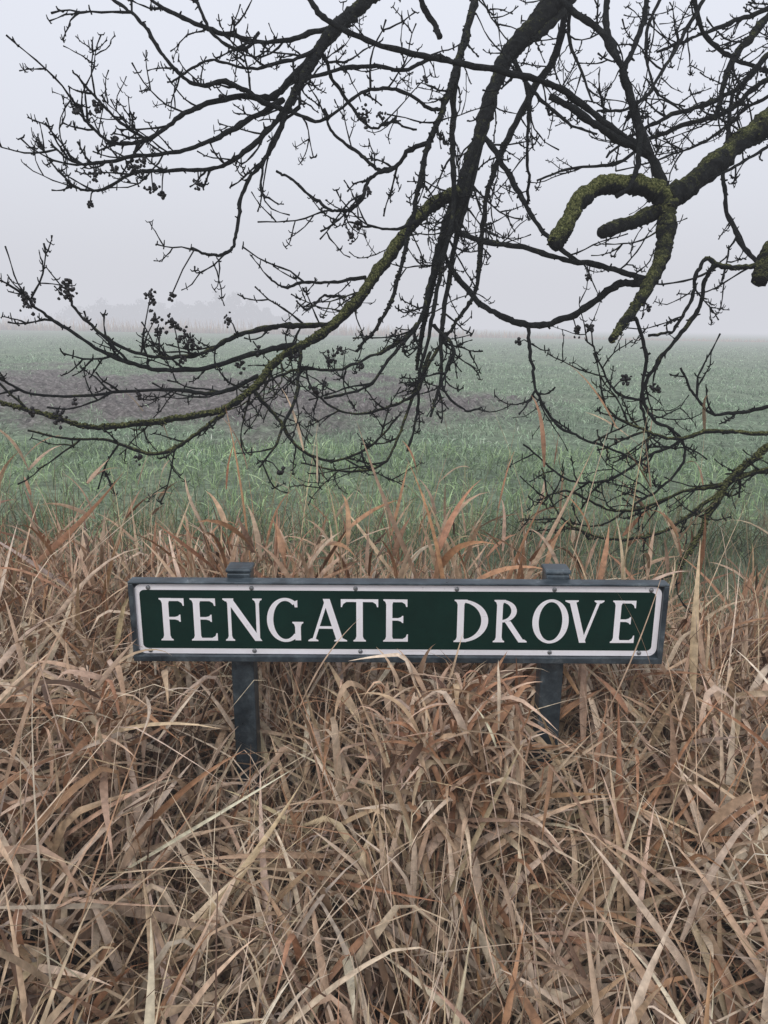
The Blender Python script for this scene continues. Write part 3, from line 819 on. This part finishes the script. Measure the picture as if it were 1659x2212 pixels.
def gl(ch):
    polys.clear()
    if ch in 'FE':
        stem(.15); arm(.15, .56, .965, .065, 0, .11); arm(.15, .47, .53, .06, .055, .055)
        if ch == 'E': arm(.15, .58, .035, .065, .11, 0)
    elif ch == 'N':
        stem(.11, .075); stem(.74, .075, bot=False); diag(.10, 1, .745, 0, .16); serif(.07, 1, .2, False)
    elif ch == 'G':
        arc(.42, .5, .42, .52, .145, .07, 52, 315); stem(.70, .13, .02, .46, .06, True, False)
        polys.append([(.64, .80), (.70, .80), (.70, .97), (.66, .95), (.60, .93)])
    elif ch == 'A':
        diag(.09, 0, .40, 1, .07); diag(.68, 0, .385, 1, .15); polys.append([(.18, .30), (.58, .30), (.58, .36), (.18, .36)]); serif(.09, 0, .22, True); serif(.69, 0, .28, True)
    elif ch == 'T':
        stem(.40, .14, top=False); arm(.40, .80, .965, .065, 0, .12); arm(.40, 0, .965, .065, 0, .12)
    elif ch == 'D':
        stem(.15); arc(.17, .5, .56, .5, .145, .065, -90, 90)
    elif ch == 'R':
        stem(.15); arc(.19, .735, .36, .265, .13, .06, -90, 90); diag(.70, 0, .34, .50, .15); serif(.72, 0, .2, True)
    elif ch == 'O':
        arc(.41, .5, .41, .52, .145, .065, 0, 360, 64)
    elif ch == 'V':
        diag(.43, 0, .14, 1, .15); diag(.43, 0, .75, 1, .07); serif(.13, 1, .3, False); serif(.75, 1, .22, False)
    return [list(p) for p in polys]
LET = [('F',346,400),('E',413,470),('N',484,569),('G',579,658),('A',668,753),('T',740,821),('E',832,886),('D',986,1060),('R',1072,1146),('O',1156,1235),('V',1225,1309),('E',1328,1380)]
bm = bmesh.new()
for ch, a, b in LET:
    ps = gl(ch)
    xs = [x for p in ps for x, _ in p]; m0, m1 = min(xs), max(xs)
    sc = (b - a) * PX / (m1 - m0)
    zb, zt = sz_(1385), sz_(1293)
    for k, p in enumerate(ps):
        y = .0094 - .00004 * (k % 12)
        vv = [bm.verts.new((sx_(a) + (x - m0) * sc, y, zb + yy * (zt - zb))) for x, yy in p]
        f = bm.faces.new(vv)
        f.normal_update()
        if f.normal.y > 0: f.normal_flip()
bm_obj("lettering", bm, M_WHITE, sign)

bm = bmesh.new()
for (px, py) in [(325,1271),(548,1271),(772,1271),(990,1271),(1200,1271),(1408,1271),(320,1407),(549,1407),(782,1407),(1198,1407),(1394,1407)]:
    m = Matrix.Translation((sx_(px), .0095, sz_(py))) @ Matrix.Scale(.5, 4, (0, 1, 0))
    bmesh.ops.create_uvsphere(bm, u_segments=14, v_segments=8, radius=.0052, matrix=m)
    m = Matrix.Translation((sx_(px), .0068, sz_(py))) @ Matrix.Rotation(random.random() * 3, 4, 'Y') @ Matrix.Diagonal((.0055, .001, .0012, 1))
    bmesh.ops.create_cube(bm, size=1, matrix=m)
bm_obj("screws", bm, M_SCREW, sign)

for i, px in enumerate(POSTS):
    bm = bmesh.new(); lx = px - SX
    box(bm, lx - .026, lx + .026, .0355, .0855, -1.2, .103)
    bm_obj("post_%d" % (i + 1), bm, M_GALV, sign, .003)
    bm = bmesh.new(); box(bm, lx - .029, lx + .029, .0345, .0885, .1035, .114)
    bm_obj("post_cap_%d" % (i + 1), bm, M_GALV, sign, .004)

# ------------------------------------------------------------------ fog
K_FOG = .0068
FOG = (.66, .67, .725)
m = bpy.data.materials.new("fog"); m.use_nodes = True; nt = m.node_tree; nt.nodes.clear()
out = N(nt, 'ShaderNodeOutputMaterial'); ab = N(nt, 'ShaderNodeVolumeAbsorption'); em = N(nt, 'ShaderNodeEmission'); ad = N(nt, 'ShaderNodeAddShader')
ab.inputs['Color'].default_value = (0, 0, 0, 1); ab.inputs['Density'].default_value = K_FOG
em.inputs['Color'].default_value = (*FOG, 1); em.inputs['Strength'].default_value = K_FOG  # volume glow stands in for daylight scattered many times in the fog
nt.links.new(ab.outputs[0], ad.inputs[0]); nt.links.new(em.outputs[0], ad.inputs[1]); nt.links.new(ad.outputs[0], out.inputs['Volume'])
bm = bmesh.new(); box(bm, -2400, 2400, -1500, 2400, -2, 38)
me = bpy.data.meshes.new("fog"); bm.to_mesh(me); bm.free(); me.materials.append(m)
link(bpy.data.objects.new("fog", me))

# ------------------------------------------------------------------ sky and sun
w = bpy.data.worlds.new("World"); S.world = w; w.use_nodes = True; nt = w.node_tree
bg = nt.nodes['Background']
sky = N(nt, 'ShaderNodeTexSky', sky_type='NISHITA'); sky.sun_disc = False
sky.sun_elevation = rad(42); sky.sun_rotation = rad(200); sky.dust_density = 3
c = mixc(nt, sky.outputs[0], (7.4, 7.7, 8.5), .88)
nt.links.new(c, bg.inputs['Color']); bg.inputs['Strength'].default_value = .14
sd = bpy.data.lights.new("sun", 'SUN'); sd.energy = 1.5; sd.angle = rad(14); sd.color = (1, .96, .92)
so = bpy.data.objects.new("sun", sd); S.collection.objects.link(so)
az = rad(200); el = rad(42)
dv = Vector((math.sin(az) * math.cos(el), math.cos(az) * math.cos(el), math.sin(el)))
so.rotation_euler = dv.to_track_quat('Z', 'Y').to_euler()
